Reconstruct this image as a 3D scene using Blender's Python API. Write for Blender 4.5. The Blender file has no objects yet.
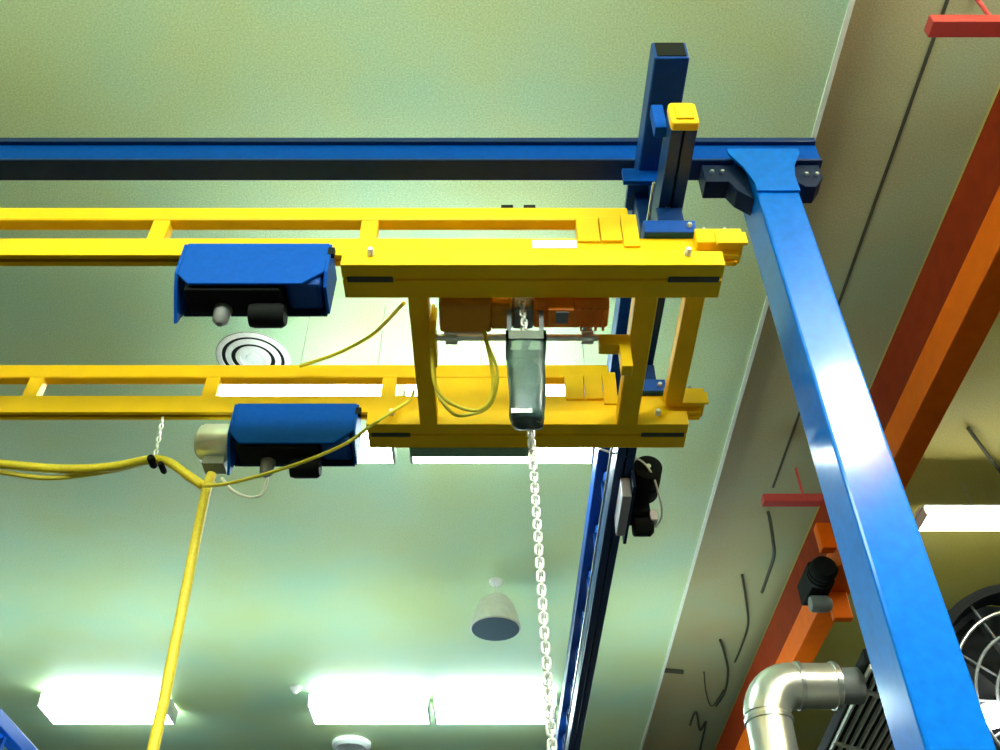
import bpy, bmesh, math, random
from mathutils import Vector, Matrix
random.seed(7)
C = bpy.context.scene.collection
PI = math.pi
EYE = 1.6                      # camera height; heights below are written above the eye
PITCH = math.radians(42.73); FPX = 947.0
cs, sn = math.cos(PITCH), math.sin(PITCH)

def V(x, y, h): return Vector((x, y, h + EYE))
def P(px, py, Y):              # place on the sight line at distance Y
    r = (px - 500) / FPX; up = (375 - py) / FPX
    d = Vector((r, cs - up * sn, sn + up * cs))
    d *= Y / d.y
    return Vector((d.x, d.y, d.z + EYE))

# ------------------------------------------------------------------ materials
def mat(name, col, rough=0.5, metal=0.0, var=0.06, scale=18.0, bump=0.0, coat=0.0, spec=.5, alpha=1.0, trans=0.0, emit=None, es=0.0):
    m = bpy.data.materials.new(name); m.use_nodes = True
    nt = m.node_tree; n = nt.nodes; l = nt.links
    b = n['Principled BSDF']
    b.inputs['Roughness'].default_value = rough
    b.inputs['Metallic'].default_value = metal; b.inputs['Specular IOR Level'].default_value = spec
    b.inputs['Coat Weight'].default_value = coat; b.inputs['Coat Roughness'].default_value = .14
    tc = n.new('ShaderNodeTexCoord'); nz = n.new('ShaderNodeTexNoise')
    nz.inputs['Scale'].default_value = scale; nz.inputs['Detail'].default_value = 4
    l.new(tc.outputs['Object'], nz.inputs['Vector'])
    rp = n.new('ShaderNodeValToRGB')
    a = [max(0, c * (1 - var)) for c in col]; z = [min(1, c * (1 + var)) for c in col]
    rp.color_ramp.elements[0].position = 0.3; rp.color_ramp.elements[1].position = 0.7
    rp.color_ramp.elements[0].color = (*a, 1); rp.color_ramp.elements[1].color = (*z, 1)
    l.new(nz.outputs['Fac'], rp.inputs['Fac']); l.new(rp.outputs['Color'], b.inputs['Base Color'])
    if bump:
        bp = n.new('ShaderNodeBump'); bp.inputs['Strength'].default_value = bump; bp.inputs['Distance'].default_value = 0.01
        l.new(nz.outputs['Fac'], bp.inputs['Height']); l.new(bp.outputs['Normal'], b.inputs['Normal'])
    if alpha < 1: b.inputs['Alpha'].default_value = alpha
    if trans: b.inputs['Transmission Weight'].default_value = trans
    if emit:
        b.inputs['Emission Color'].default_value = (*emit, 1); b.inputs['Emission Strength'].default_value = es
    return m

def ceiling_mat(name, c0, c1, c2):
    m = bpy.data.materials.new(name); m.use_nodes = True
    nt = m.node_tree; n = nt.nodes; l = nt.links; b = n['Principled BSDF']
    b.inputs['Roughness'].default_value = 0.55
    tc = n.new('ShaderNodeTexCoord')
    nz = n.new('ShaderNodeTexNoise'); nz.inputs['Scale'].default_value = 0.9; nz.inputs['Detail'].default_value = 3
    l.new(tc.outputs['Object'], nz.inputs['Vector'])
    rp = n.new('ShaderNodeValToRGB'); e = rp.color_ramp.elements
    e[0].position = .32; e[0].color = (*c0, 1); e[1].position = .68; e[1].color = (*c2, 1)
    x = e.new(.5); x.color = (*c1, 1)
    l.new(nz.outputs['Fac'], rp.inputs['Fac'])
    n2 = n.new('ShaderNodeTexNoise'); n2.inputs['Scale'].default_value = 95; n2.inputs['Detail'].default_value = 2
    l.new(tc.outputs['Object'], n2.inputs['Vector'])
    r2 = n.new('ShaderNodeValToRGB'); r2.color_ramp.elements[0].position = .3; r2.color_ramp.elements[1].position = .7
    r2.color_ramp.elements[0].color = (.70, .73, .70, 1); r2.color_ramp.elements[1].color = (1, 1, 1, 1)
    l.new(n2.outputs['Fac'], r2.inputs['Fac'])
    mx = n.new('ShaderNodeMixRGB'); mx.blend_type = 'MULTIPLY'; mx.inputs['Fac'].default_value = 1
    l.new(rp.outputs['Color'], mx.inputs['Color1']); l.new(r2.outputs['Color'], mx.inputs['Color2'])
    l.new(mx.outputs['Color'], b.inputs['Base Color'])
    return m

M = {}
M['ceil']   = ceiling_mat('ceiling_paint', (.64, .77, .36), (.63, .81, .46), (.55, .81, .53))
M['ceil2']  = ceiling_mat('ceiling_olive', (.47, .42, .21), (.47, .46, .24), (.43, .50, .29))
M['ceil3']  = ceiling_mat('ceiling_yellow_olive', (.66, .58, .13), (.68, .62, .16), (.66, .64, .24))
M['wall']   = mat('wall_paint', (.08,.09,.075), .8, scale=2)
M['floor']  = mat('floor_epoxy', (.034, .034, .024), .45, scale=1.2, var=.12)
M['trim']   = mat('trim_white', (.80, .88, .72), .4)
M['yellow'] = mat('yellow_paint', (.93, .56, .003), .36, var=.04, scale=9, spec=.22)
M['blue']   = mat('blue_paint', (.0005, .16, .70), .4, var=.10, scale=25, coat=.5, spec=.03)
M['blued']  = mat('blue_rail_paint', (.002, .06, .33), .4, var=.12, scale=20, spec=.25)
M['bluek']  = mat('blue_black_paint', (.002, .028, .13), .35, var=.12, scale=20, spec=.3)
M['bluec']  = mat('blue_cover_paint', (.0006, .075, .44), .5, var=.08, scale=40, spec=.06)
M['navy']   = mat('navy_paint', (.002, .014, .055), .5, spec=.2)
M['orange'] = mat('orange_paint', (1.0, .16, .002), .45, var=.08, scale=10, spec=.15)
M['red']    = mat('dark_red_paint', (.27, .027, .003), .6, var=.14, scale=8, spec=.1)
M['redbar'] = mat('red_bracket_paint', (.55, .06, .05), .5)
M['horange']= mat('hoist_orange', (.95, .24, .004), .35, var=.05)
M['hgold_shade']  = mat('hoist_gold_shaded', (.62, .25, .003), .45, var=.05)  # gold darkened for the shade on the hoist's underside
M['steel']  = mat('galvanised_steel', (.72, .74, .72), .28, metal=.9, var=.10, scale=30)
M['chain']  = mat('chain_zinc', (.86, .88, .84), .3, metal=.35)
M['silver'] = mat('silver_motor', (.80, .83, .80), .35, metal=.3, scale=20)
M['foil']   = mat('foil_lagging', (.88, .90, .82), .3, metal=.8, var=.06, scale=7, bump=.35)
M['dark']   = mat('dark_iron', (.007, .009, .009), .7, spec=.12)
M['grey']   = mat('grey_casting', (.20, .22, .22), .5)
M['purple'] = mat('grey_plate', (.42, .40, .50), .4, metal=.4)
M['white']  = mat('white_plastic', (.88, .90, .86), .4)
M['cable']  = mat('yellow_cable', (.90, .72, .03), .45, var=.08, scale=60)
M['cord']   = mat('dull_yellow_cord', (.88, .76, .06), .5)
M['black']  = mat('black_cable', (.05, .055, .03), .6)
M['green']  = mat('grey_green_plate', (.20, .36, .24), .5)
M['cone']   = mat('speaker_cone_white', (.86, .86, .76), .45)
M['grille'] = mat('speaker_grille', (.10, .16, .20), .6, scale=300, var=.4)
M['bag']    = mat('chain_bag_plastic', (.045, .095, .09), .3, var=.6, scale=22, alpha=.62)
M['stored'] = mat('stored_chain_heap', (.10, .13, .13), .5, metal=.3, var=.75, scale=70, bump=1.0)
M['bagrim'] = mat('chain_bag_rim', (.10, .12, .10), .5)
M['lampc']  = mat('lamp_cool', (.9, .9, .9), .5, emit=(.80, 1.0, .96), es=12.5)
M['lampb']  = mat('lamp_blue_white', (.9, .9, .9), .5, emit=(.74, .93, 1.0), es=9.0)
M['lampm']  = mat('lamp_middle_row', (.9, .9, .9), .5, emit=(.82, 1.0, .97), es=11.0)
M['lampfill']  = mat('lamp_fill', (.9, .9, .9), .5, emit=(.78, .97, 1.0), es=8.5)
M['lamph']  = mat('lamp_bright', (.9, .9, .9), .5, emit=(.95, 1.0, .95), es=40.0)
M['lampw']  = mat('lamp_warm', (.9, .9, .9), .5, emit=(1.0, .97, .70), es=12.5)
M['fin']    = mat('fin_aluminium', (.92, .93, .86), .5, metal=.0)
M['lens']   = mat('emissive_disc', (.9, .9, .9), .4, emit=(1, 1, 1), es=6)

# ------------------------------------------------------------------ mesh builder
class MB:
    def __init__(s): s.bm = bmesh.new()
    def box(s, x0, x1, y0, y1, h0, h1):
        vs = [s.bm.verts.new(V(x, y, h)) for h in (h0, h1) for y in (y0, y1) for x in (x0, x1)]
        for f in ((0,2,3,1),(4,5,7,6),(0,1,5,4),(2,6,7,3),(0,4,6,2),(1,3,7,5)):
            s.bm.faces.new([vs[i] for i in f])
        return s
    def prism(s, pts, ext):            # pts: list of world Vectors (planar), ext: extrusion Vector
        a = [s.bm.verts.new(p) for p in pts]; b = [s.bm.verts.new(p + ext) for p in pts]
        s.bm.faces.new(a[::-1]); s.bm.faces.new(b)
        k = len(pts)
        for i in range(k): s.bm.faces.new((a[i], a[(i+1) % k], b[(i+1) % k], b[i]))
        return s
    def xsec_x(s, prof, x0, x1):       # profile in (y,h), run along x
        return s.prism([V(x0, y, h) for y, h in prof], Vector((x1 - x0, 0, 0)))
    def xsec_y(s, prof, y0, y1):       # profile in (x,h), run along y
        return s.prism([V(x, y0, h) for x, h in prof], Vector((0, y1 - y0, 0)))
    def bar(s, p, q, w, t, up=Vector((0, 0, 1))):   # rectangular bar between two points
        d = (q - p).normalized(); sx = d.cross(up)
        if sx.length < 1e-4: sx = d.cross(Vector((1, 0, 0)))
        sx.normalize(); sy = sx.cross(d)
        pts = [p + sx*a*w/2 + sy*b*t/2 for a, b in ((-1,-1),(1,-1),(1,1),(-1,1))]
        return s.prism(pts, q - p)
    def tube(s, path, r, seg=10, closed=False):
        n = len(path); rings = []
        up = Vector((0.13, 0.31, 0.94))
        for i in range(n):
            if closed: d = path[(i+1) % n] - path[i-1]
            else: d = path[min(i+1, n-1)] - path[max(i-1, 0)]
            d.normalize()
            a = d.cross(up)
            if a.length < .05: a = d.cross(Vector((1, 0, 0)))
            a.normalize(); b = a.cross(d)
            rr = r[i] if isinstance(r, (list, tuple)) else r
            rings.append([s.bm.verts.new(path[i] + (a*math.cos(t) + b*math.sin(t))*rr) for t in [2*PI*k/seg for k in range(seg)]])
        m = n if closed else n - 1
        for i in range(m):
            A, B = rings[i], rings[(i+1) % n]
            for k in range(seg): s.bm.faces.new((A[k], A[(k+1) % seg], B[(k+1) % seg], B[k]))
        if not closed: s.bm.faces.new(rings[0][::-1]); s.bm.faces.new(rings[-1])
        return s
    def lathe(s, o, axis, prof, seg=32, cap=True):   # prof: (radius, along axis)
        axis = axis.normalized(); a = axis.cross(Vector((.3, .2, .9)))
        if a.length < .05: a = axis.cross(Vector((1, 0, 0)))
        a.normalize(); b = axis.cross(a); rings = []
        for r, t in prof:
            rings.append([s.bm.verts.new(o + axis*t + (a*math.cos(q) + b*math.sin(q))*max(r, 1e-4)) for q in [2*PI*k/seg for k in range(seg)]])
        for A, B in zip(rings, rings[1:]):
            for k in range(seg): s.bm.faces.new((A[k], A[(k+1) % seg], B[(k+1) % seg], B[k]))
        if cap: s.bm.faces.new(rings[0][::-1]); s.bm.faces.new(rings[-1])
        return s
    def build(s, name, m, parent=None, bevel=0.0, smooth=False, label=None):
        bmesh.ops.recalc_face_normals(s.bm, faces=s.bm.faces)
        base = Vector((0, 0, 0))
        if parent:
            o = parent
            while o: base += o.location; o = o.parent
        else:
            xs = [v.co for v in s.bm.verts]
            base = Vector(((min(c.x for c in xs)+max(c.x for c in xs))/2, (min(c.y for c in xs)+max(c.y for c in xs))/2, min(c.z for c in xs)))
        for v in s.bm.verts: v.co -= base
        me = bpy.data.meshes.new(name); s.bm.to_mesh(me); s.bm.free()
        o = bpy.data.objects.new(name, me); C.objects.link(o); me.materials.append(m)
        if parent: o.parent = parent
        else: o.location = base
        if smooth:
            for p in me.polygons: p.use_smooth = True
            if smooth != 'all': me.set_sharp_from_angle(angle=math.radians(40))
        if bevel:
            b = o.modifiers.new('bevel', 'BEVEL'); b.width = bevel; b.segments = 2; b.limit_method = 'ANGLE'
        if label: o['label'] = label
        return o

def thing(name, label, cat, loc, group=None):
    o = bpy.data.objects.new(name, None); C.objects.link(o); o.empty_display_size = .1
    o.location = loc; o['label'] = label; o['category'] = cat
    if group: o['group'] = group
    return o
def tag(o, label, cat, group=None):
    o['label'] = label; o['category'] = cat
    if group: o['group'] = group
    return o
def struct(name, mb, m, bevel=0):
    o = mb.build(name, m, bevel=bevel); o['kind'] = 'structure'; return o
def dup(o, parent=None):
    c = o.copy(); C.objects.link(c)
    if parent: c.parent = parent
    for ch in list(o.children): dup(ch, c)
    return c
def spline(pts, k=8):                  # Catmull-Rom through points
    out = []; n = len(pts)
    for i in range(n - 1):
        p0, p1, p2, p3 = pts[max(i-1, 0)], pts[i], pts[i+1], pts[min(i+2, n-1)]
        for j in range(k):
            t = j / k
            out.append(.5*((2*p1) + (p2-p0)*t + (2*p0-5*p1+4*p2-p3)*t*t + (3*p1-p0-3*p2+p3)*t**3))
    out.append(pts[-1]); return out
def bolt(parent, p, axis, m, r=.011, t=.016, name='bolt', label=None):
    return MB().lathe(p, Vector(axis), [(r, -.01), (r, t*.6), (r*.7, t)], 8).build(name, m, parent, smooth=True, label=label)

# ------------------------------------------------------------------ the hall
HC = 4.97; HR = 5.08
struct('floor', MB().box(-9, 7, -7, 17, -1.75, -1.6), M['floor'])
struct('ceiling', MB().box(-9, 1.90, -7, 17, HC, HC+.25), M['ceil'])
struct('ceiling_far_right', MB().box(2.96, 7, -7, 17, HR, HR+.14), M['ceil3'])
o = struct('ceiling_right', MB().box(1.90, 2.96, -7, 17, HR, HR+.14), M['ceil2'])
struct('trim_1', MB().box(1.89, 1.92, -7, 17, HC-.012, HC+.11), M['trim'])
struct('trim_2', MB().box(2.465, 2.485, -7, 7.0, HR-.006, HR+.004), M['black'])
struct('wall_left', MB().box(-9.2, -9, -7, 17, -1.6, HR), M['wall'])
struct('wall_right', MB().box(7, 7.2, -7, 17, -1.6, HR), M['wall'])
struct('wall_back', MB().box(-9, 7, -7.2, -7, -1.6, HR), M['wall'])
struct('wall_front', MB().box(-9, 7, 17, 17.2, -1.6, HR), M['wall'])

# ------------------------------------------------------------------ strip lights
def strip(x0, x1, y0, y1, label, group, m, hc=HC, drop=.10, hgt=.10, up=False, tray=False, posts=False):
    yc = (y0+y1)/2
    t = thing('ceiling_light', label, 'ceiling light', V((x0+x1)/2, yc, hc-drop-hgt), group)
    if drop > .15:
        MB().box(x0, x1, yc-.05, yc+.05, hc-drop, hc-drop+.05).build('housing', M['white'], t)
        for xr_ in (x0+.5, x1-.09):
            if posts: MB().tube([V(xr_, yc, -1.6), V(xr_, yc, hc-drop-hgt+.005)], .02, 10).build('floor_post', M['steel'], t)
            else: MB().tube([V(xr_, yc, hc-drop+.04), V(xr_, yc, hc)], .004, 8).build('hanger_rod', M['steel'], t)
    else:
        MB().box(x0, x1, yc-.07, yc+.07, hc-drop, hc).build('housing', M['white'], t)
    w = (y1-y0)/2
    MB().xsec_x([(yc-w*.85, hc-drop-hgt), (yc+w*.85, hc-drop-hgt), (yc+w, hc-drop-.03), (yc+w*(1 if up else .5), hc-drop), (yc-w*(1 if up else .5), hc-drop), (yc-w, hc-drop-.03)], x0+.02, x1-.02).build('diffuser', m, t)
    if tray:
        MB().box(x0, x1, yc-w*tray, yc+w*tray, hc-drop, hc-drop+.012).build('glow_shield', M['grey'], t)  # added opaque plate keeping lamp glow off the ceiling
    for a in (x0, x1-.02):
        MB().box(a, a+.02, yc-w*.9, yc+w*.9, hc-drop-hgt, hc-drop).build('end_cap', M['white'], t)
    return t
G0 = 'strip lights in the row overhead'; G1 = 'strip lights in the middle row'; G2 = 'strip lights in the far row'
strip(-5.55, -4.03, 11.0, 11.6, 'glaring white strip light crossed by the hanging yellow cable, low on the left', G2, M['lampb'], drop=.015, hgt=.17)
strip(-2.31, -.86, 11.0, 11.6, 'glaring white strip light above the round white detector, left half of the far pair', G2, M['lampb'], drop=.015, hgt=.17)
strip(-.80, .68, 11.0, 11.6, 'glaring white strip light behind the lower end of the hoist chain', G2, M['lampb'], drop=.015, hgt=.17)
strip(-1.85, -.733, 4.59, 4.72, 'strip light seen through the gap of the farther yellow girder, beside the round vent', G1, M['lampm'], drop=.8, up=True)
strip(-.63, .66, 4.59, 4.72, 'strip light behind the yellow plates of the farther girder, around the chain bag', G1, M['lampm'], drop=.8, up=True)
strip(-1.42, -.733, 5.08, 5.34, 'short strip light showing between the farther blue cover and the trolley frame', G1, M['lampm'], drop=.8, up=True)
strip(-.63, .66, 5.08, 5.34, 'strip light glowing just under the far yellow bar of the trolley', G1, M['lampm'], drop=.8, up=True)
strip(3.66, 5.2, 6.78, 7.06, 'white strip light to the right of the blue column', 'strip lights on the olive ceiling', M['lampw'], hc=HR, drop=.36, hgt=.08, tray=1.1)
for x in (-7.0, -4.4, -2.2, 1.0):  # added lamps below the view that brighten the ceiling
    strip(x, x+1.5, 9.0, 9.4, 'added fill light standing on two floor posts, below the lower edge of the view', 'added fill lights on floor posts', M['lampfill'], drop=1.75, up=True, posts=True)
for x, lb in ((-5.4, 'strip light overhead, leftmost of the row behind the viewer'), (-2.38, 'strip light overhead, second of the row behind the viewer'), (-.76, 'strip light overhead, third of the row behind the viewer')):
    strip(x, x+1.5, -.9, .1, lb, G0, M['lampw' if x < -2 else 'lampc'], drop=1.2, up=True)  # unseen row, hung low to throw more light on the ceiling
strip(4.3, 5.8, -.9, .1, 'added fill light near the right wall, behind the viewer', G0, M['lampw'], hc=HR, drop=1.2, up=True)  # extra unseen lamp, added to lighten the olive ceiling
strip(2.2, 3.7, -.5, .5, 'strip light on the olive ceiling behind the viewer', G0, M['lamph'], hc=HR, drop=.6, up=True)

# ------------------------------------------------------------------ blue supporting frame
def column(x0, x1, y0, y1, label, name='support_column'):
    t = thing(name, label, 'column', V((x0+x1)/2, (y0+y1)/2, -1.6))
    MB().box(x0, x1, y0, y1, -1.585, 3.862).build('shaft', M['blue'], t, bevel=.012)
    MB().box(x0-.1, x1+.1, y0-.1, y1+.1, -1.6, -1.58).build('base_plate', M['blue'], t)
    MB().box(x0-.05, x1+.05, y0+.005, y1+.02, 3.862, 3.88).build('cap_plate', M['blued'], t)
    y = y0 - .012
    pr = [(x0, 3.60), (x0, 3.66), (x0-.03, 3.78), (x0-.085, 3.90), (x0-.085, 3.935), (x1+.06, 3.935), (x1+.06, 3.90), (x1+.015, 3.80), (x1, 3.72), (x1, 3.60)]
    MB().prism([V(a, y, h) for a, h in pr], Vector((0, .012, 0))).build('head_plate', M['blue'], t)
    return t
column(1.19, 1.39, 2.65, 2.875, 'tall bright blue steel column on the right, rising to the end of the header beam')

t = thing('header_beam', 'long dark blue beam along the top, its right end on the blue column', 'beam', V(-2.2, 2.72, 3.88))
x0, x1 = -6.1, 1.567
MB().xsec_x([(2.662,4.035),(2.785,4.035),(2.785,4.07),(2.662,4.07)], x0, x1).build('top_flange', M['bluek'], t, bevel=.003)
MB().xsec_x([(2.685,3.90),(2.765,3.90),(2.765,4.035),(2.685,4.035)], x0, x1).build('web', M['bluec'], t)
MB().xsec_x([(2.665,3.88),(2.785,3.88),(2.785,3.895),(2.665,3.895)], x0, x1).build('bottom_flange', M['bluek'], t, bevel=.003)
MB().prism([V(.98,2.69,3.878), V(1.188,2.69,3.878), V(1.188,2.69,3.60), V(1.12,2.69,3.67), V(1.09,2.69,3.74), V(.98,2.69,3.74)], Vector((0,.10,0))).build('knee_bracket', M['navy'], t, bevel=.004)
MB().prism([V(1.392,2.69,3.878), V(1.55,2.69,3.878), V(1.55,2.69,3.78), V(1.50,2.69,3.70), V(1.45,2.69,3.70), V(1.392,2.69,3.76)], Vector((0,.10,0))).build('knee_bracket', M['navy'], t, bevel=.004)
for bx in (1.02, 1.07): bolt(t, V(bx, 2.69, 3.81), (0,-1,0), M['steel'], .012)
for bx in (1.47, 1.52): bolt(t, V(bx, 2.69, 3.79), (0,-1,0), M['steel'], .012)
column(-6.1, -5.9, 2.65, 2.875, 'blue steel column under the left end of the header beam')

# ------------------------------------------------------------------ runway
YR = -.012                             # the runway drifts slightly left with distance
def runway(xc, y0, y1, label, near_cap=True):
    t = thing('runway_truss', label, 'crane runway', V(xc, (y0+y1)/2, 3.24))
    def q(x, y, h): return V(xc + x + YR*(y-2.1), y, h)
    def run(prof, a, b):
        return MB().prism([q(x, a, h) for x, h in prof], q(0, b, 0) - q(0, a, 0))
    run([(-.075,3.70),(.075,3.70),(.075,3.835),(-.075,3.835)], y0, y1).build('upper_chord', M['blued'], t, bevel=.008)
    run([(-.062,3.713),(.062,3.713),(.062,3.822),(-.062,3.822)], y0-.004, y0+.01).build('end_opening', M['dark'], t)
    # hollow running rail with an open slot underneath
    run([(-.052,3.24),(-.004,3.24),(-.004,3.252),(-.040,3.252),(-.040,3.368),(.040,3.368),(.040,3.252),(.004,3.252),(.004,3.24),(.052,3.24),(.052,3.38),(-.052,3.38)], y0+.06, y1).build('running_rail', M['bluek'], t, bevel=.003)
    if near_cap:
        run([(-.050,3.234),(.050,3.234),(.056,3.25),(.056,3.37),(.044,3.386),(-.044,3.386),(-.056,3.37),(-.056,3.25)], y0+.02, y0+.058).build('end_cap', M['yellow'], t, bevel=.008, label='yellow end cap')
        run([(-.036,3.26),(.036,3.26),(.036,3.366),(-.036,3.366)], y0+.012, y0+.022).build('cap_insert', M['yellow'], t, bevel=.004)
    MB().box(xc-.10, xc-.05, y0+.10, y0+.15, 3.33, 3.50).build('stop_lug', M['bluec'], t, bevel=.004, label='bright blue lug beside the yellow cap')
    y = y0 + .62; k = 0
    while y < y1 - .3:
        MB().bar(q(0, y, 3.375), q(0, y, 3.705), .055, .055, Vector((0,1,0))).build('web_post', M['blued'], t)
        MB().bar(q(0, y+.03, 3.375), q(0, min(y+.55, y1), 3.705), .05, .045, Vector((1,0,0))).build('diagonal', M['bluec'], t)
        y += .6; k += 1
    MB().tube([q(-.075, y0+.35, 3.30), q(-.075, y1, 3.30)], .008, 8).build('conductor_rod', M['steel'], t, label='thin pale rod along the rail')
    return t
rw = runway(.727, 2.03, 11.5, 'dark blue runway truss with a yellow capped rail, receding beside the chain')
MB().box(.57, .86, 2.60, 2.625, 3.62, 3.72).build('hanger_plate', M['bluec'], rw, bevel=.004, label='bright blue hanger plate')
MB().box(.60, .83, 2.625, 2.80, 3.66, 3.70).build('hanger_clamp', M['blued'], rw)
MB().box(.635, .795, 2.70, 2.78, 3.378, 3.70).build('hanger_post', M['bluek'], rw, bevel=.006)
runway(-4.8, 2.03, 11.5, 'blue runway beam cut by the lower left corner of the view')

# ------------------------------------------------------------------ bridge girders
Y1, DY = 2.45, .965
def girder(label, first):
    t = thing('bridge_girder', label, 'crane girder', V(-2, Y1+.03, 2.915), 'yellow bridge girders')
    a, b = Y1, Y1+.06; xl = -5.0
    MB().box(xl, .537, a, b, 3.14, 3.227).build('upper_chord', M['yellow'], t, bevel=.01)
    # lower chord: hollow track with a slot underneath
    MB().xsec_x([(a,2.915),(a+.022,2.915),(a+.022,2.927),(a+.01,2.927),(a+.01,3.008),(b-.01,3.008),(b-.01,2.927),(b-.022,2.927),(b-.022,2.915),(b,2.915),(b,3.02),(a,3.02)], xl, .955).build('lower_chord', M['yellow'], t, bevel=.003)
    for px in (-4.0, -3.135, -2.27, -1.405, -.54):
        MB().box(px-.035, px+.035, a+.004, b-.004, 3.015, 3.145).build('post', M['yellow'], t, bevel=.004)
    MB().box(.315, .405, a-.010, b+.004, 2.99, 3.145).build('end_plate', M['yellow'], t, bevel=.003)
    MB().box(.409, .495, a-.014, b+.004, 2.99, 3.145).build('end_plate', M['yellow'], t, bevel=.003)
    MB().box(.499, .565, a-.010, b+.010, 2.96, 3.165).build('end_plate', M['yellow'], t, bevel=.003)
    # end stop block with two studs
    MB().box(.785, .975, a-.04, b+.015, 2.945, 3.035).build('end_stop', M['yellow'], t, bevel=.006)
    MB().box(.86, .985, a-.05, a-.035, 2.93, 3.0).build('stop_plate', M['yellow'], t, bevel=.003)
    for bx in (.83, .915): bolt(t, V(bx, a-.015, 3.03), (0,-.2,1), M['steel'], .010, .03, 'stud')
    return t
g1 = girder('nearer yellow ladder girder, carrying the nearer blue cover', True)
lab = MB().box(.13, .31, Y1-.003, Y1+.002, 2.955, 3.005).build('white_plate', M['white'], g1, label='blank white plate')  # thin plain white box on the chord's front
for bx in (.03, .125):
    MB().box(bx-.025, bx+.025, Y1+.01, Y1+.05, 3.225, 3.255).build('clip', M['dark'], g1, label='small dark clip')
g2 = thing('bridge_girder', 'farther yellow ladder girder, with the round vent behind it', 'crane girder', g1.location + Vector((0, DY, 0)), 'yellow bridge girders')
for ch in list(g1.children):
    if ch.name.split('.')[0] in ('white_plate', 'clip'): continue
    c = ch.copy(); C.objects.link(c); c.parent = g2
MB().box(-.40, .222, Y1+DY+.006, Y1+DY+.02, 3.015, 3.145).build('web_plate', M['yellow'], g2, label='solid yellow plate filling the gap between the chords')
tie = MB().box(.776, .862, Y1+.075, Y1+DY-.045, 2.93, 2.99).build('end_tie', M['yellow'], bevel=.006)
tag(tie, 'slim yellow tie bar joining the girder ends, right of the trolley frame', 'tie bar')

def end_truck(y, label):
    t = thing('end_truck', label, 'end truck', V(.71, y, 3.02), 'end trucks under the runway rail')
    MB().box(.585, .80, y-.05, y+.09, 3.022, 3.10).build('truck_plate', M['blued'], t, bevel=.005)
    MB().box(.655, .765, y-.02, y+.06, 3.10, 3.225).build('truck_body', M['bluek'], t, bevel=.005)
    MB().box(.698, .722, y-.01, y+.05, 3.22, 3.27).build('suspension_bar', M['steel'], t)
    bolt(t, V(.77, y-.05, 3.06), (0,-1,0), M['steel'], .012)
    return t
end_truck(Y1+.02, 'small blue truck between the rail and the nearer yellow girder')
end_truck(Y1+DY+.02, 'small dark blue truck between the rail and the farther yellow girder')

# ------------------------------------------------------------------ hoist trolley frame
t = thing('trolley_frame', 'yellow rectangular trolley frame slung under both girders, seen from below', 'crane trolley', V(.126, 2.97, 2.80))
for k in range(2):
    y = 2.403 + DY*k
    sb = MB().xsec_x([(y,2.80),(y+.068,2.80),(y+.068,2.812),(y+.082,2.812),(y+.082,2.80),(y+.174,2.80),(y+.174,2.835),(y+.09,2.835),(y+.09,2.883),(y,2.883)], -.619, .874).build('side_bar', M['yellow'], t, bevel=.003)
    for xa, xb in ((-.60, -.42), (.66, .86)):
        MB().box(xa, xb, y+.060, y+.088, 2.797, 2.803).build('slot', M['black'], sb, label='dark slot in the bar')
    for bx in (-.505, .735):
        bolt(t, V(bx, y-.002, 2.862), (0,-1,0), M['white'], .014, .03, 'bolt', 'pale bolt head')
    for xx in (-.40, .68):                 # hangers up to the girder track
        MB().box(xx-.03, xx+.03, y+.06, y+.09, 2.88, 2.935).build('track_hanger', M['steel'], t)
for xa, xb in ((-.370, -.288), (.54, .635)):
    MB().box(xa, xb, 2.572, 3.372, 2.80, 2.875).build('cross_member', M['yellow'], t, bevel=.006)
MB().box(-.43, .15, 3.54, 3.605, 2.795, 2.83).build('rear_plate', M['green'], t, label='grey-green plate behind the far bar')
MB().tube([V(-.29, 2.775, 2.775), V(.47, 2.775, 2.775)], .014, 12).build('crossbar', M['steel'], t, smooth=True, label='bright steel rod carrying the hoist')
MB().box(-.288, -.262, 2.70, 2.90, 2.72, 2.80).build('crossbar_bracket', M['yellow'], t, bevel=.004)
MB().prism([V(.405,2.74,2.76), V(.53,2.74,2.76), V(.53,2.74,2.58), V(.485,2.74,2.58), V(.485,2.74,2.70), V(.405,2.74,2.70)], Vector((0,.06,0))).build('crossbar_bracket', M['yellow'], t, bevel=.004)

# ------------------------------------------------------------------ chain hoist
t = thing('chain_hoist', 'orange electric chain hoist inside the yellow trolley frame', 'hoist', V(.09, 2.66, 2.76))
MB().xsec_x([(2.585,2.775),(2.60,2.76),(2.735,2.76),(2.735,2.93),(2.62,2.95),(2.585,2.92)], -.246, -.035).build('gear_cover', M['hgold_shade'], t, bevel=.012)
MB().xsec_x([(2.60,2.785),(2.612,2.77),(2.725,2.77),(2.725,2.92),(2.60,2.92)], -.035, .05).build('gear_case', M['hgold_shade'], t, bevel=.008)
MB().box(.05, .135, 2.615, 2.73, 2.775, 2.90).build('chain_guide', M['grey'], t, bevel=.01)
MB().xsec_x([(2.585,2.80),(2.61,2.765),(2.71,2.765),(2.735,2.80),(2.735,2.90),(2.71,2.935),(2.61,2.935),(2.585,2.90)], .135, .44).build('motor', M['horange'], t, bevel=.012)
cb = MB().box(.19, .30, 2.581, 2.665, 2.735, 2.80).build('control_box', M['horange'], t, bevel=.006)
MB().box(.222, .272, 2.59, 2.65, 2.729, 2.737).build('box_plate', M['grey'], cb, label='grey plate under the box')
for fx in (.33, .36, .39, .42):
    MB().box(fx-.005, fx+.005, 2.60, 2.72, 2.757, 2.767).build('cooling_rib', M['horange'], t)
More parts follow.
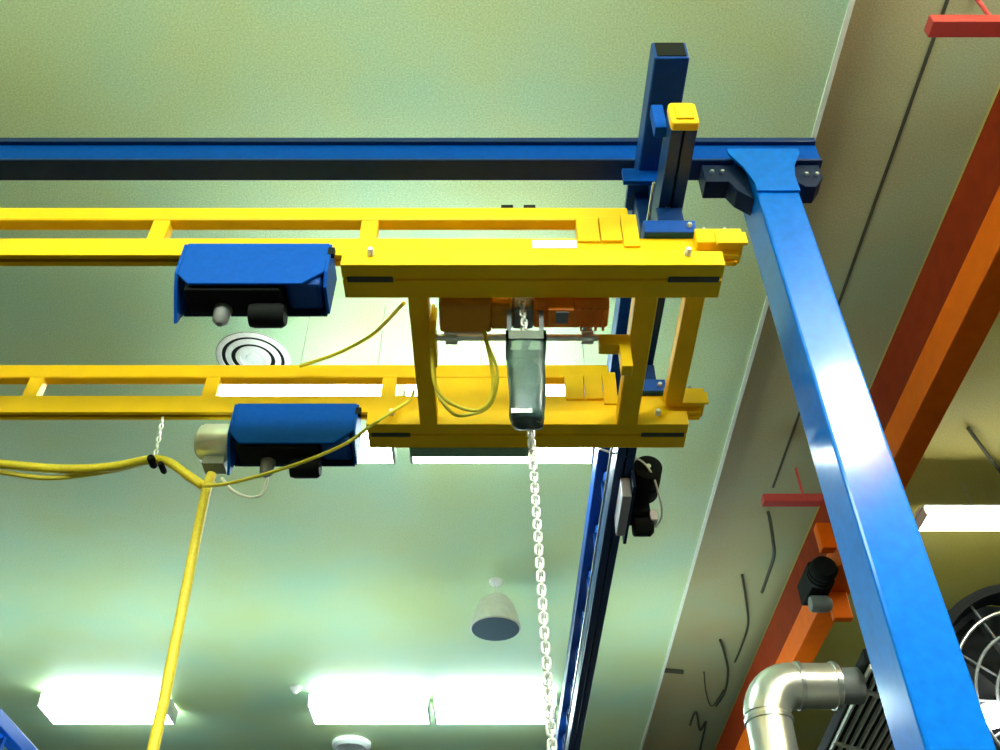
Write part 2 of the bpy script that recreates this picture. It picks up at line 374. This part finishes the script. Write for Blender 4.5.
for lx in (-.20, .36):
    MB().lathe(V(lx, 2.775, 2.775), Vector((1,0,0)), [(.03,-.025),(.03,.025)], 16).build('rod_clamp', M['steel'], t, smooth=True)
    MB().box(lx-.02, lx+.02, 2.70, 2.775, 2.785, 2.81).build('clamp_arm', M['steel'], t)
MB().box(-.23, -.06, 2.736, 2.745, 2.762, 2.776).build('edge_strip', M['white'], t, label='bright edge strip')

# chain bag
t = thing('chain_bag', 'grey-green plastic chain bag hanging under the orange hoist', 'chain bag', V(.10, 2.62, 2.18))
bm_ = MB()
prof = []
NS = 28; rings = []
for h, w, d in ((2.18,.045,.03),(2.185,.058,.042),(2.22,.064,.048),(2.34,.069,.052),(2.48,.073,.055),(2.585,.074,.056),(2.595,.074,.056)):
    ring = []
    for k in range(NS):
        q = 2*PI*k/NS; cc, ss = math.cos(q), math.sin(q)
        e = .55
        wob = 1 + .03*math.sin(5*q + h*19) 
        ring.append(bm_.bm.verts.new(V(.10 + (.003*math.sin(h*30)) + w*wob*math.copysign(abs(cc)**e, cc), 2.62 + d*wob*math.copysign(abs(ss)**e, ss), h)))
    rings.append(ring)
for A, B in zip(rings, rings[1:]):
    for k in range(NS): bm_.bm.faces.new((A[k], A[(k+1) % NS], B[(k+1) % NS], B[k]))
bm_.bm.faces.new(rings[0][::-1])
bag = bm_.build('bag', M['bag'], t, smooth='all')
sol = bag.modifiers.new('thick', 'SOLIDIFY'); sol.thickness = .003
st = MB(); rings = []
for h, w, d in ((2.188,.040,.028),(2.20,.052,.038),(2.30,.060,.043),(2.40,.062,.045),(2.455,.058,.042),(2.475,.03,.02)):
    rings.append([st.bm.verts.new(V(.10 + (w + .003*math.sin(7*q+40*h))*math.cos(q), 2.62 + d*math.sin(q), h + .012*math.sin(3*q))) for q in [2*PI*k/24 for k in range(24)]])
for A, B in zip(rings, rings[1:]):
    for k in range(24): st.bm.faces.new((A[k], A[(k+1) % 24], B[(k+1) % 24], B[k]))
st.bm.faces.new(rings[0][::-1]); st.bm.faces.new(rings[-1])
st.build('stored_chain', M['stored'], t, smooth='all', label='dark heap of chain seen through the bag')
MB().box(.022, .178, 2.561, 2.572, 2.555, 2.60).build('rim', M['bagrim'], t)
MB().box(.022, .178, 2.668, 2.679, 2.555, 2.60).build('rim', M['bagrim'], t)
MB().box(.022, .033, 2.561, 2.679, 2.555, 2.60).build('rim', M['bagrim'], t)
MB().box(.167, .178, 2.561, 2.679, 2.555, 2.60).build('rim', M['bagrim'], t)
for sx in (.036, .164):
    MB().box(sx-.009, sx+.009, 2.612, 2.628, 2.57, 2.79).build('strap', M['grey'], t)
MB().box(.04, .115, 2.573, 2.578, 2.195, 2.215).build('drain_tab', M['white'], t, label='white tab low on the bag')

# load chain
t = thing('load_chain', 'long pale steel link chain hanging from the hoist past the chain bag', 'chain', V(.10, 2.72, 2.76))
PITCHL = .0252; WR = .0046
def link_mesh():
    pts = []
    hl, hw = .0165, .0115
    for k in range(16):
        q = 2*PI*k/16
        pts.append(Vector((hw*math.cos(q), 0, math.copysign(hl - .0045, math.sin(q))*(abs(math.sin(q)) > 1e-6) + .0085*math.sin(q))))
    m = MB(); m.tube(pts, WR, 8, closed=True)
    me = bpy.data.meshes.new('link'); bmesh.ops.recalc_face_normals(m.bm, faces=m.bm.faces); m.bm.to_mesh(me); m.bm.free()
    me.materials.append(M['chain'])
    for p in me.polygons: p.use_smooth = True
    return me
lm = link_mesh()
nl = 76
for i in range(nl):
    h = 2.775 - i*PITCHL
    xx = .098 + (2.775-h)*.030
    o = bpy.data.objects.new('link', lm); C.objects.link(o); o.parent = t
    o.location = V(xx, 2.72, h) - t.location
    o.rotation_euler = (0, .03, math.radians(8 + 90*(i % 2)))

for i in range(9):                     # slack end running down into the bag
    o = bpy.data.objects.new('link', lm); C.objects.link(o); o.parent = t
    o.location = V(.088 + .002*i, 2.598 + .002*i, 2.79 - i*PITCHL) - t.location
    o.rotation_euler = (0, .05, math.radians(20 + 90*(i % 2)))

# ------------------------------------------------------------------ drive units under blue covers
def drive(dy, label):
    t = thing('drive_unit', label, 'drive unit', V(-.94, 2.48+dy, 2.60), 'blue covered drive units')
    y = 2.40 + dy; a, b = -1.235, -.675
    # folded front sheet with clipped lower corners
    MB().prism([V(a,y,2.928), V(a,y,2.745), V(a+.05,y,2.69), V(b-.08,y,2.69), V(b,y,2.76), V(b,y,2.928)], Vector((0,.012,0))).build('front_cover', M['bluec'], t, bevel=.004)
    MB().box(a, b, y+.155, y+.165, 2.68, 2.90).build('rear_cover', M['navy'], t)
    MB().prism([V(a-.012,y,2.92), V(a-.012,y,2.75), V(a-.012,y+.035,2.70), V(a-.012,y+.125,2.60), V(a-.012,y+.155,2.68), V(a-.012,y+.165,2.90)], Vector((.012,0,0))).build('end_plate', M['bluec'], t)
    MB().prism([V(b,y,2.92), V(b,y,2.76), V(b,y+.03,2.70), V(b,y+.15,2.68), V(b,y+.165,2.90)], Vector((.012,0,0))).build('end_plate', M['bluec'], t)
    MB().box(a+.03, b-.16, y+.02, y+.15, 2.675, 2.82).build('gearbox', M['dark'], t, bevel=.01)
    MB().box(b-.15, b-.01, y+.014, y+.153, 2.70, 2.86).build('motor_block', M['blued'], t, bevel=.02)
    MB().lathe(V(-.90, y+.12, 2.64), Vector((1,0,0)), [(.045,-.06),(.05,-.04),(.05,.06),(.04,.075)], 20).build('motor', M['dark'], t, smooth=True)
    MB().lathe(V(-1.07, y+.12, 2.62), Vector((0,0,1)), [(.012,-.03),(.03,-.01),(.035,.05),(.035,.09)], 16).build('brake_knob', M['grey'], t, smooth=True)
    MB().lathe(V(-.78, y+.085, 2.92), Vector((0,1,0)), [(.035,-.02),(.035,.02)], 20).build('drive_wheel', M['dark'], t, smooth=True)
    MB().box(b+.0, b+.025, y-.002, y+.02, 2.86, 2.90).build('latch', M['dark'], t)
    return t
drive(0, 'nearer blue covered drive unit under the nearer girder')
d2 = drive(DY, 'farther blue covered drive unit, with a silver motor at its left end')
MB().lathe(V(-1.25, 3.475, 2.775), Vector((-1,0,0)), [(.085,0),(.092,.01),(.092,.13),(.085,.14),(.085,.145),(.06,.165),(.03,.17)], 32).build('side_motor', M['silver'], d2, smooth=True, label='silver cylindrical motor')
MB().box(-1.36, -1.26, 3.44, 3.52, 2.63, 2.67).build('terminal_box', M['grey'], d2)

# ------------------------------------------------------------------ cables and their hangers
def cable(name, pts, r, m, label, cat='cable', seg=10, k=8, group=None):
    o = MB().tube(spline(pts, k), r, seg).build(name, m, smooth='all')
    return tag(o, label, cat, group)
YC = 3.44
cable('festoon_cable', [V(-4.7, YC, 2.66), P(-160, 440, YC), P(-60,458,YC), P(0,464,YC), P(60,469,YC), P(110,467,YC), P(148,460,YC), P(168,462,YC), P(186,474,YC), P(203,486,YC)], .021, M['cable'], 'thick yellow cable sagging from the left edge to the dark clamp', group='yellow cables left of the drives')
cable('festoon_cable', [V(-4.7, YC+.03, 2.64), P(-60,462,YC+.03), P(0,472,YC+.03), P(50,478,YC+.03), P(110,471,YC+.03), P(150,462,YC+.03), P(172,464,YC+.03), P(190,480,YC+.03), P(215,484,YC+.03)], .012, M['cord'], 'thinner dull yellow cable sagging just under the thick one', group='yellow cables left of the drives')
cable('pendant_cable', [P(212,474,YC), P(207,488,YC), P(199,525,YC), P(188,580,YC), P(176,640,YC), P(164,700,YC), P(153,750,YC), P(140,820,YC), P(128,900,YC)], .022, M['cable'], 'straight yellow pendant cable hanging down at lower left')
cable('motor_cord', [P(203,486,3.40), P(225,484,3.36), P(255,477,3.34), P(300,463,3.33), P(345,444,3.33), P(372,425,3.33), P(395,410,3.34), P(410,400,3.34), P(414,390,3.30)], .008, M['cord'], 'thin cord slanting across the farther blue cover')
cable('power_cord', [P(300,366,3.36), P(322,359,3.30), P(345,350,3.2), P(372,335,3.05), P(388,320,2.9), P(404,303,2.72)], .009, M['cord'], 'thin yellow cord rising between the girders to the trolley frame')
cable('hoist_cord', [P(433,305,2.72), P(432,345,2.78), P(434,380,2.84), P(444,398,2.88), P(462,408,2.9), P(478,410,2.9), P(489,402,2.88), P(493,385,2.85), P(491,362,2.8), P(486,340,2.74), P(485,330,2.72)], .008, M['cable'], 'yellow cord looping below the orange hoist, upper of the two loops', group='cord loops under the hoist')
cable('hoist_cord', [P(436,308,2.74), P(434,350,2.82), P(436,388,2.9), P(444,404,2.92), P(456,415,2.94), P(472,414,2.94), P(487,408,2.92), P(495,393,2.88), P(497,370,2.82), P(488,345,2.76), P(484,332,2.73)], .007, M['cord'], 'yellow cord looping below the orange hoist, lower of the two loops', group='cord loops under the hoist')
t = thing('cable_hanger', 'white chain strap with two dark clamps holding the yellow cable', 'cable hanger', P(157,462,YC))
pa, pb = P(163,417,YC), P(155,456,YC)
for i in range(6):
    c = pa.lerp(pb, (i+.5)/6); d = (pb-pa).normalized(); sd = Vector((1,0,0)) if i % 2 else Vector((0,1,0))
    ring = [c + d*.017*math.sin(q) + sd*.008*math.cos(q) for q in [2*PI*k/12 for k in range(12)]]
    MB().tube(ring, .0045, 6, closed=True).build('strap_link', M['chain'], t, smooth='all')
for px, py, s_ in ((152,461,.018), (162,467,.014)):
    c = P(px,py,YC-.012)
    MB().lathe(c - Vector((0,.03,0)), Vector((0,1,0)), [(s_*.8,0),(s_,.01),(s_,.06),(s_*.8,.07)], 14).build('clamp', M['dark'], t, smooth=True)
o = MB().tube(spline([P(222,478,3.5), P(232,490,3.5), P(247,497,3.5), P(261,495,3.5), P(266,484,3.5), P(268,470,3.49), P(268,455,3.48)], 5), .007, 8).build('wire_hook', M['white'], smooth='all')
tag(o, 'bent white wire hook under the farther blue cover', 'hook')

# ------------------------------------------------------------------ drive on the runway
t = thing('rail_drive', 'dark motor drive with a grey plate on the side of the blue runway', 'drive unit', P(640, 505, 4.6))
xr = .715 + YR*2.5
MB().box(xr+.056, xr+.075, 4.30, 4.88, 3.12, 3.42).build('mounting_plate', M['navy'], t, bevel=.004)
MB().prism([V(xr+.0, 4.36, 3.10), V(xr+.055, 4.36, 3.10), V(xr+.055, 4.36, 3.234), V(xr+.0, 4.36, 3.234)], Vector((0,.40,0))).build('wheel_plate', M['purple'], t, bevel=.006, label='pale grey plate')
MB().lathe(V(xr+.165, 4.50, 3.30), Vector((0,1,0)), [(.055,-.16),(.082,-.15),(.084,-.02),(.07,-.01),(.084,0),(.084,.10),(.055,.14)], 24).build('motor', M['dark'], t, smooth=True)
MB().box(xr+.07, xr+.20, 4.62, 4.78, 3.18, 3.30).build('gearbox', M['dark'], t, bevel=.015)
MB().lathe(V(xr+.15, 4.72, 3.14), Vector((1,0,0)), [(.05,-.05),(.06,-.04),(.06,.05),(.04,.07)], 20).build('gear_housing', M['dark'], t, smooth=True)
MB().box(xr+.20, xr+.245, 4.66, 4.74, 3.15, 3.22).build('connector', M['white'], t, bevel=.006, label='white connector')
for k, rr in enumerate((.02, .026)):
    MB().lathe(V(xr+.165, 4.355-.002, 3.30), Vector((0,-1,0)), [(rr*.6, 0), (rr*.6, .01 + .004*k)], 16).build('end_boss', M['steel' if k else 'dark'], t)
cable('white_cord', [P(600,449,4.2), P(622,456,4.25), P(640,460,4.3), P(652,474,4.35), P(659,495,4.45), P(662,515,4.6), P(656,527,4.7)], .006, M['white'], 'thin white cord arching over the motor on the runway')

# ------------------------------------------------------------------ orange beam on the right
t = thing('orange_beam', 'large orange and dark red beam receding along the right side', 'beam', V(2.85, 6, 4.05))
yb0, yb1 = -3, 15
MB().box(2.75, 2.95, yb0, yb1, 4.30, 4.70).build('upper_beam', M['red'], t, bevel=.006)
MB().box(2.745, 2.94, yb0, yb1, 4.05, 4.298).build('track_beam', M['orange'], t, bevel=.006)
def bracket(y, label):
    t = thing('ceiling_bracket', label, 'bracket', V(2.7, y, 4.70), 'red brackets over the orange beam')
    MB().box(2.26, 3.35, y-.045, y+.045, 4.702, 4.78).build('cross_bar', M['redbar'], t, bevel=.004)
    for xx in (2.62, 3.1):
        MB().tube([V(xx, y, 4.76), V(xx, y, HR)], .012, 8).build('hanger_rod', M['redbar'], t)
bracket(2.42, 'red cross bar at the top right corner above the orange beam')
bracket(6.72, 'small red cross bar left of the orange beam, beside the blue column')
t = thing('beam_drive', 'grey motor drive on the orange beam, half behind the blue column', 'drive unit', P(828, 578, 6.9))
MB().box(2.55, 2.742, 6.82, 7.22, 4.0, 4.2).build('gearbox', M['dark'], t, bevel=.02)
MB().lathe(V(2.62, 6.85, 4.05), Vector((0,-1,0)), [(.10,0),(.11,.02),(.11,.05),(.095,.055),(.095,.07),(.11,.075),(.11,.10),(.095,.105),(.095,.12),(.11,.125),(.11,.16),(.09,.2)], 24).build('motor', M['dark'], t, smooth=True)
MB().lathe(V(2.66, 7.05, 3.93), Vector((1,0,0)), [(.06,-.09),(.07,-.07),(.07,.05),(.05,.08)], 20).build('wheel_case', M['grey'], t, smooth=True)
MB().box(2.60, 2.72, 6.55, 6.65, 4.16, 4.40).build('carrier_lug', M['orange'], t, bevel=.01, label='orange lug above the motor')
MB().box(2.74, 2.90, 7.05, 7.12, 3.80, 4.045).build('carrier_arm', M['orange'], t, bevel=.01, label='orange arm under the beam')

# ------------------------------------------------------------------ small things on the pale ceiling
t = thing('ceiling_vent', 'round white ceiling vent of nested rings behind the farther girder', 'vent', V(-1.87, 5.19, HC))
for k, (r0, r1, dz) in enumerate(((.235,.27,.014), (.165,.20,.018), (.095,.125,.022), (.0,.05,.022))):
    MB().lathe(V(-1.87, 5.19, HC), Vector((0,0,-1)), [(max(r0,.001),dz*.2),(max(r0,.001)+.002,dz),(r1,dz*.75),(r1+.012,0)], 40).build('ring' if k < 3 else 'centre_disc', M['white'], t, smooth=True)
MB().lathe(V(-1.87, 5.19, HC), Vector((0,0,-1)), [(.28,-.001),(.28,.004)], 40).build('duct_opening', M['dark'], t)
t = thing('pendant_speaker', 'white cone shaped pendant with a dark round face, beside the chain', 'speaker', P(495, 640, 8.5))
pc = P(495.5, 629, 8.45)
MB().lathe(pc, Vector((0,0,1)), [(.24,0),(.248,.01),(.24,.05),(.205,.19),(.16,.29),(.12,.33),(.03,.345)], 36).build('cone', M['cone'], t, smooth=True)
MB().lathe(pc, Vector((0,0,-1)), [(.234,-.005),(.232,.008),(.12,.016),(.01,.018)], 36).build('grille', M['grille'], t, smooth=True)
top = HC + EYE - pc.z
MB().tube([pc + Vector((0,0,.33)), pc + Vector((0,0,top))], .012, 10).build('stem', M['white'], t)
MB().lathe(pc + Vector((0,0,top)), Vector((0,0,-1)), [(.07,0),(.06,.03),(.015,.05)], 20).build('ceiling_rose', M['white'], t, smooth=True)
o = MB().lathe(V(-1.98, 12.62, HC), Vector((0,0,-1)), [(.26,0),(.26,.05),(.20,.08),(.15,.055),(.01,.06)], 32).build('round_vent', M['white'], smooth=True)
tag(o, 'small round white disc at the bottom edge, under the middle far light', 'vent')
o = MB().lathe(V(-2.45, 10.9, HC), Vector((0,0,-1)), [(.07,0),(.07,.03),(.04,.06),(.02,.09)], 20).build('smoke_detector', M['cone'], smooth=True)
tag(o, 'tiny cream detector on the ceiling, left of the white pendant', 'detector')

# loose cables along the olive ceiling
def dangling(pts, label, r=.012):
    cable('hanging_cable', pts, r, M['black'], label, 'cable', 8, 6, 'dark cables dangling from the olive ceiling')
zc = HR + EYE
def onceil(px, py, dh=0.03):           # point just below the olive ceiling on that sight line
    r = (px-500)/FPX; up = (375-py)/FPX
    d = Vector((r, cs-up*sn, sn+up*cs)); d *= (HR-dh)/d.z
    return Vector((d.x, d.y, d.z+EYE))
dangling([onceil(768,512,.0), onceil(770,520,.12), onceil(773,540,.25), onceil(774,556,.3), onceil(768,575,.25), onceil(762,592,.2)], 'short dark cable dangling below the small red cross bar', .016)
dangling([onceil(742,575,.02), onceil(746,600,.06), onceil(748,625,.08), onceil(741,648,.08), onceil(735,662,.03)], 'dark cable looping beside the far orange beam', .012)
dangling([onceil(720,640,.02), onceil(725,655,.06), onceil(728,672,.09), onceil(725,692,.08), onceil(716,706,.02)], 'dark cable looping lower down, nearer the silver elbow', .014)
dangling([onceil(704,672,.02), onceil(706,692,.06), onceil(712,706,.07), onceil(724,690,.04)], 'faint dark cable curving left of the lower loop', .008)
dangling([onceil(690,725,.02), onceil(696,712,.06), onceil(700,730,.08), onceil(706,722,.06), onceil(700,750,.02)], 'tangle of dark cable at the bottom edge by the orange beam', .014)
dangling([onceil(968,428,.02), onceil(978,442,.05), onceil(990,458,.06), onceil(1004,476,.03)], 'dark cable crossing the ceiling above the right hand light', .016)
o = MB().tube([onceil(662,670,.02), onceil(683,672,.02)], .028, 10).build('dark_rod', M['black'], smooth=True)
tag(o, 'short dark rod lying along the pale ceiling edge', 'rod')

# ------------------------------------------------------------------ lagged pipe, cooler, fan
t = thing('lagged_pipe', 'silver foil wrapped pipe with an elbow, bottom right of centre', 'pipe', V(1.46, 5.0, -1.6))
RP = .122; hp = 2.285; xv = 1.445; rb = .17
path = [V(xv, 5.0, hp-rb-.45), V(xv, 5.0, hp-rb)]
MB().tube([V(xv,5.0,-1.6), V(xv,5.0,1.0), V(xv,5.0,hp-rb+.002)], RP, 28).build('riser', M['foil'], t, smooth=True)
MB().tube([V(xv+rb-rb*math.cos(a), 5.0, hp-rb+rb*math.sin(a)) for a in [PI/2*k/10 for k in range(11)]], RP+.004, 28).build('elbow', M['foil'], t, smooth=True)
MB().tube([V(xv+rb,5.0,hp), V(1.86,5.0,hp)], RP, 28).build('straight', M['foil'], t, smooth=True)
for c, ax in ((V(xv,5.0,hp-rb-.03), (0,0,1)), (V(xv+rb+.03,5.0,hp), (1,0,0)), (V(xv,5.0,hp-.52), (0,0,1)), (V(1.84,5.0,hp),(1,0,0))):
    MB().lathe(c, Vector(ax), [(RP+.001,-.012),(RP+.009,-.010),(RP+.009,.010),(RP+.001,.012)], 28).build('joint_band', M['steel'], t, smooth=True)
MB().tube([V(1.855,5.0,hp), V(1.985,5.0,hp)], RP*.8, 24).build('spigot', M['grey'], t, smooth=True)

t = thing('finned_cooler', 'dark cooler with pale lengthwise fins, beside the silver pipe', 'cooler', V(2.3, 6, -1.6))
def cq(x, y, h): return V(x + .0706*(y-4.82), y, h)
def crun(prof, a, b): return MB().prism([cq(x, a, h) for x, h in prof], cq(0, b, 0) - cq(0, a, 0))
crun([(1.97,2.31),(2.55,2.31),(2.55,2.40),(1.97,2.40)], 4.78, 8.2).build('casing', M['dark'], t, bevel=.01)
for k in range(10):
    x = 1.985 + .054*k
    crun([(x,2.285),(x+.014,2.285),(x+.014,2.312),(x,2.312)], 4.79, 8.2).build('fin', M['fin'], t)
for k in range(4):
    y = 5.15 + .75*k
    MB().bar(cq(1.975, y-.12, 2.28), cq(2.515, y+.25, 2.28), .03, .012).build('cross_strap', M['fin'], t)
for (lx, ly) in ((2.15,6.6),(2.55,6.6),(2.22,7.9),(2.66,7.9)):
    MB().box(lx-.03, lx+.03, ly-.03, ly+.03, -1.6, 2.32).build('leg', M['dark'], t)

t = thing('round_fan', 'large dark round fan housing at the right edge behind the blue column', 'fan', V(2.37, 4.18, -1.6))
fc = P(1045, 703, 4.15); FS = .83; ax = Vector((.10, -.96, -.25)).normalized()
MB().lathe(fc, ax, [(.51,-.25),(.525,-.23),(.525,-.02),(.545,0),(.545,.02),(.505,.03),(.495,-.02),(.47,-.06)], 56, cap=False).build('drum', M['dark'], t, smooth=True)
MB().lathe(fc, ax, [(.50,-.24),(.01,-.24)], 48).build('back_plate', M['grey'], t)
for r in (.42, .32, .22):
    ring = []
    a = ax.cross(Vector((0,0,1))).normalized(); b = ax.cross(a)
    MB().tube([fc + ax*.0 + (a*math.cos(q)+b*math.sin(q))*r for q in [2*PI*k/48 for k in range(48)]], .008, 8, closed=True).build('guard_ring', M['grey' if r < .4 else 'steel'], t, smooth='all')
for k in range(6):
    q = PI*k/6
    MB().tube([fc + (a*math.cos(q)+b*math.sin(q))*.505 - ax*.012, fc - (a*math.cos(q)+b*math.sin(q))*.505 - ax*.012], .006, 6).build('guard_spoke', M['grey'], t)
for k in range(5):
    q = 2*PI*k/5 + .3; d = a*math.cos(q)+b*math.sin(q); e = ax.cross(d)
    MB().prism([fc - ax*.12 + d*.1 - e*.05, fc - ax*.12 + d*.1 + e*.05, fc - ax*.08 + d*.43 + e*.16, fc - ax*.16 + d*.43 - e*.10], ax*.008).build('blade', M['dark'], t)
MB().lathe(fc - ax*.15, ax, [(.11,-.08),(.11,.08),(.10,.14)], 24).build('hub', M['dark'], t, smooth=True)
MB().box(fc.x-.12, fc.x+.12, 4.12, 4.25, -1.6, fc.z-EYE-.45).build('stand', M['grey'], t, bevel=.01)
MB().box(fc.x-.4, fc.x+.4, 3.9, 4.5, -1.6, -1.55).build('stand_foot', M['grey'], t)
o = MB().lathe(fc + (P(990,716,4.1)-P(1045,703,4.1)) + ax*.02, ax, [(.05,-.04),(.055,-.03),(.055,.03),(.03,.05)], 20).build('emissive_disc', M['lens'], t, smooth=True)  # small emissive white disc on the fan face

# ------------------------------------------------------------------ world, camera
w = bpy.data.worlds.new('world'); bpy.context.scene.world = w; w.use_nodes = True
w.node_tree.nodes['Background'].inputs['Color'].default_value = (.5, .55, .5, 1)
w.node_tree.nodes['Background'].inputs['Strength'].default_value = .1
cam = bpy.data.cameras.new('camera'); co = bpy.data.objects.new('camera', cam); C.objects.link(co)
cam.sensor_width = 36; cam.sensor_fit = 'HORIZONTAL'; cam.lens = 36*FPX/1000
co.location = (0, 0, EYE); co.rotation_euler = (PI/2 + PITCH, 0, 0)
cam.clip_start = .02
S = bpy.context.scene; S.camera = co
S.view_settings.view_transform = 'Standard'; S.view_settings.look = 'None'
S.view_settings.exposure = 1.3; S.view_settings.gamma = 1; S.view_settings.use_curve_mapping = False
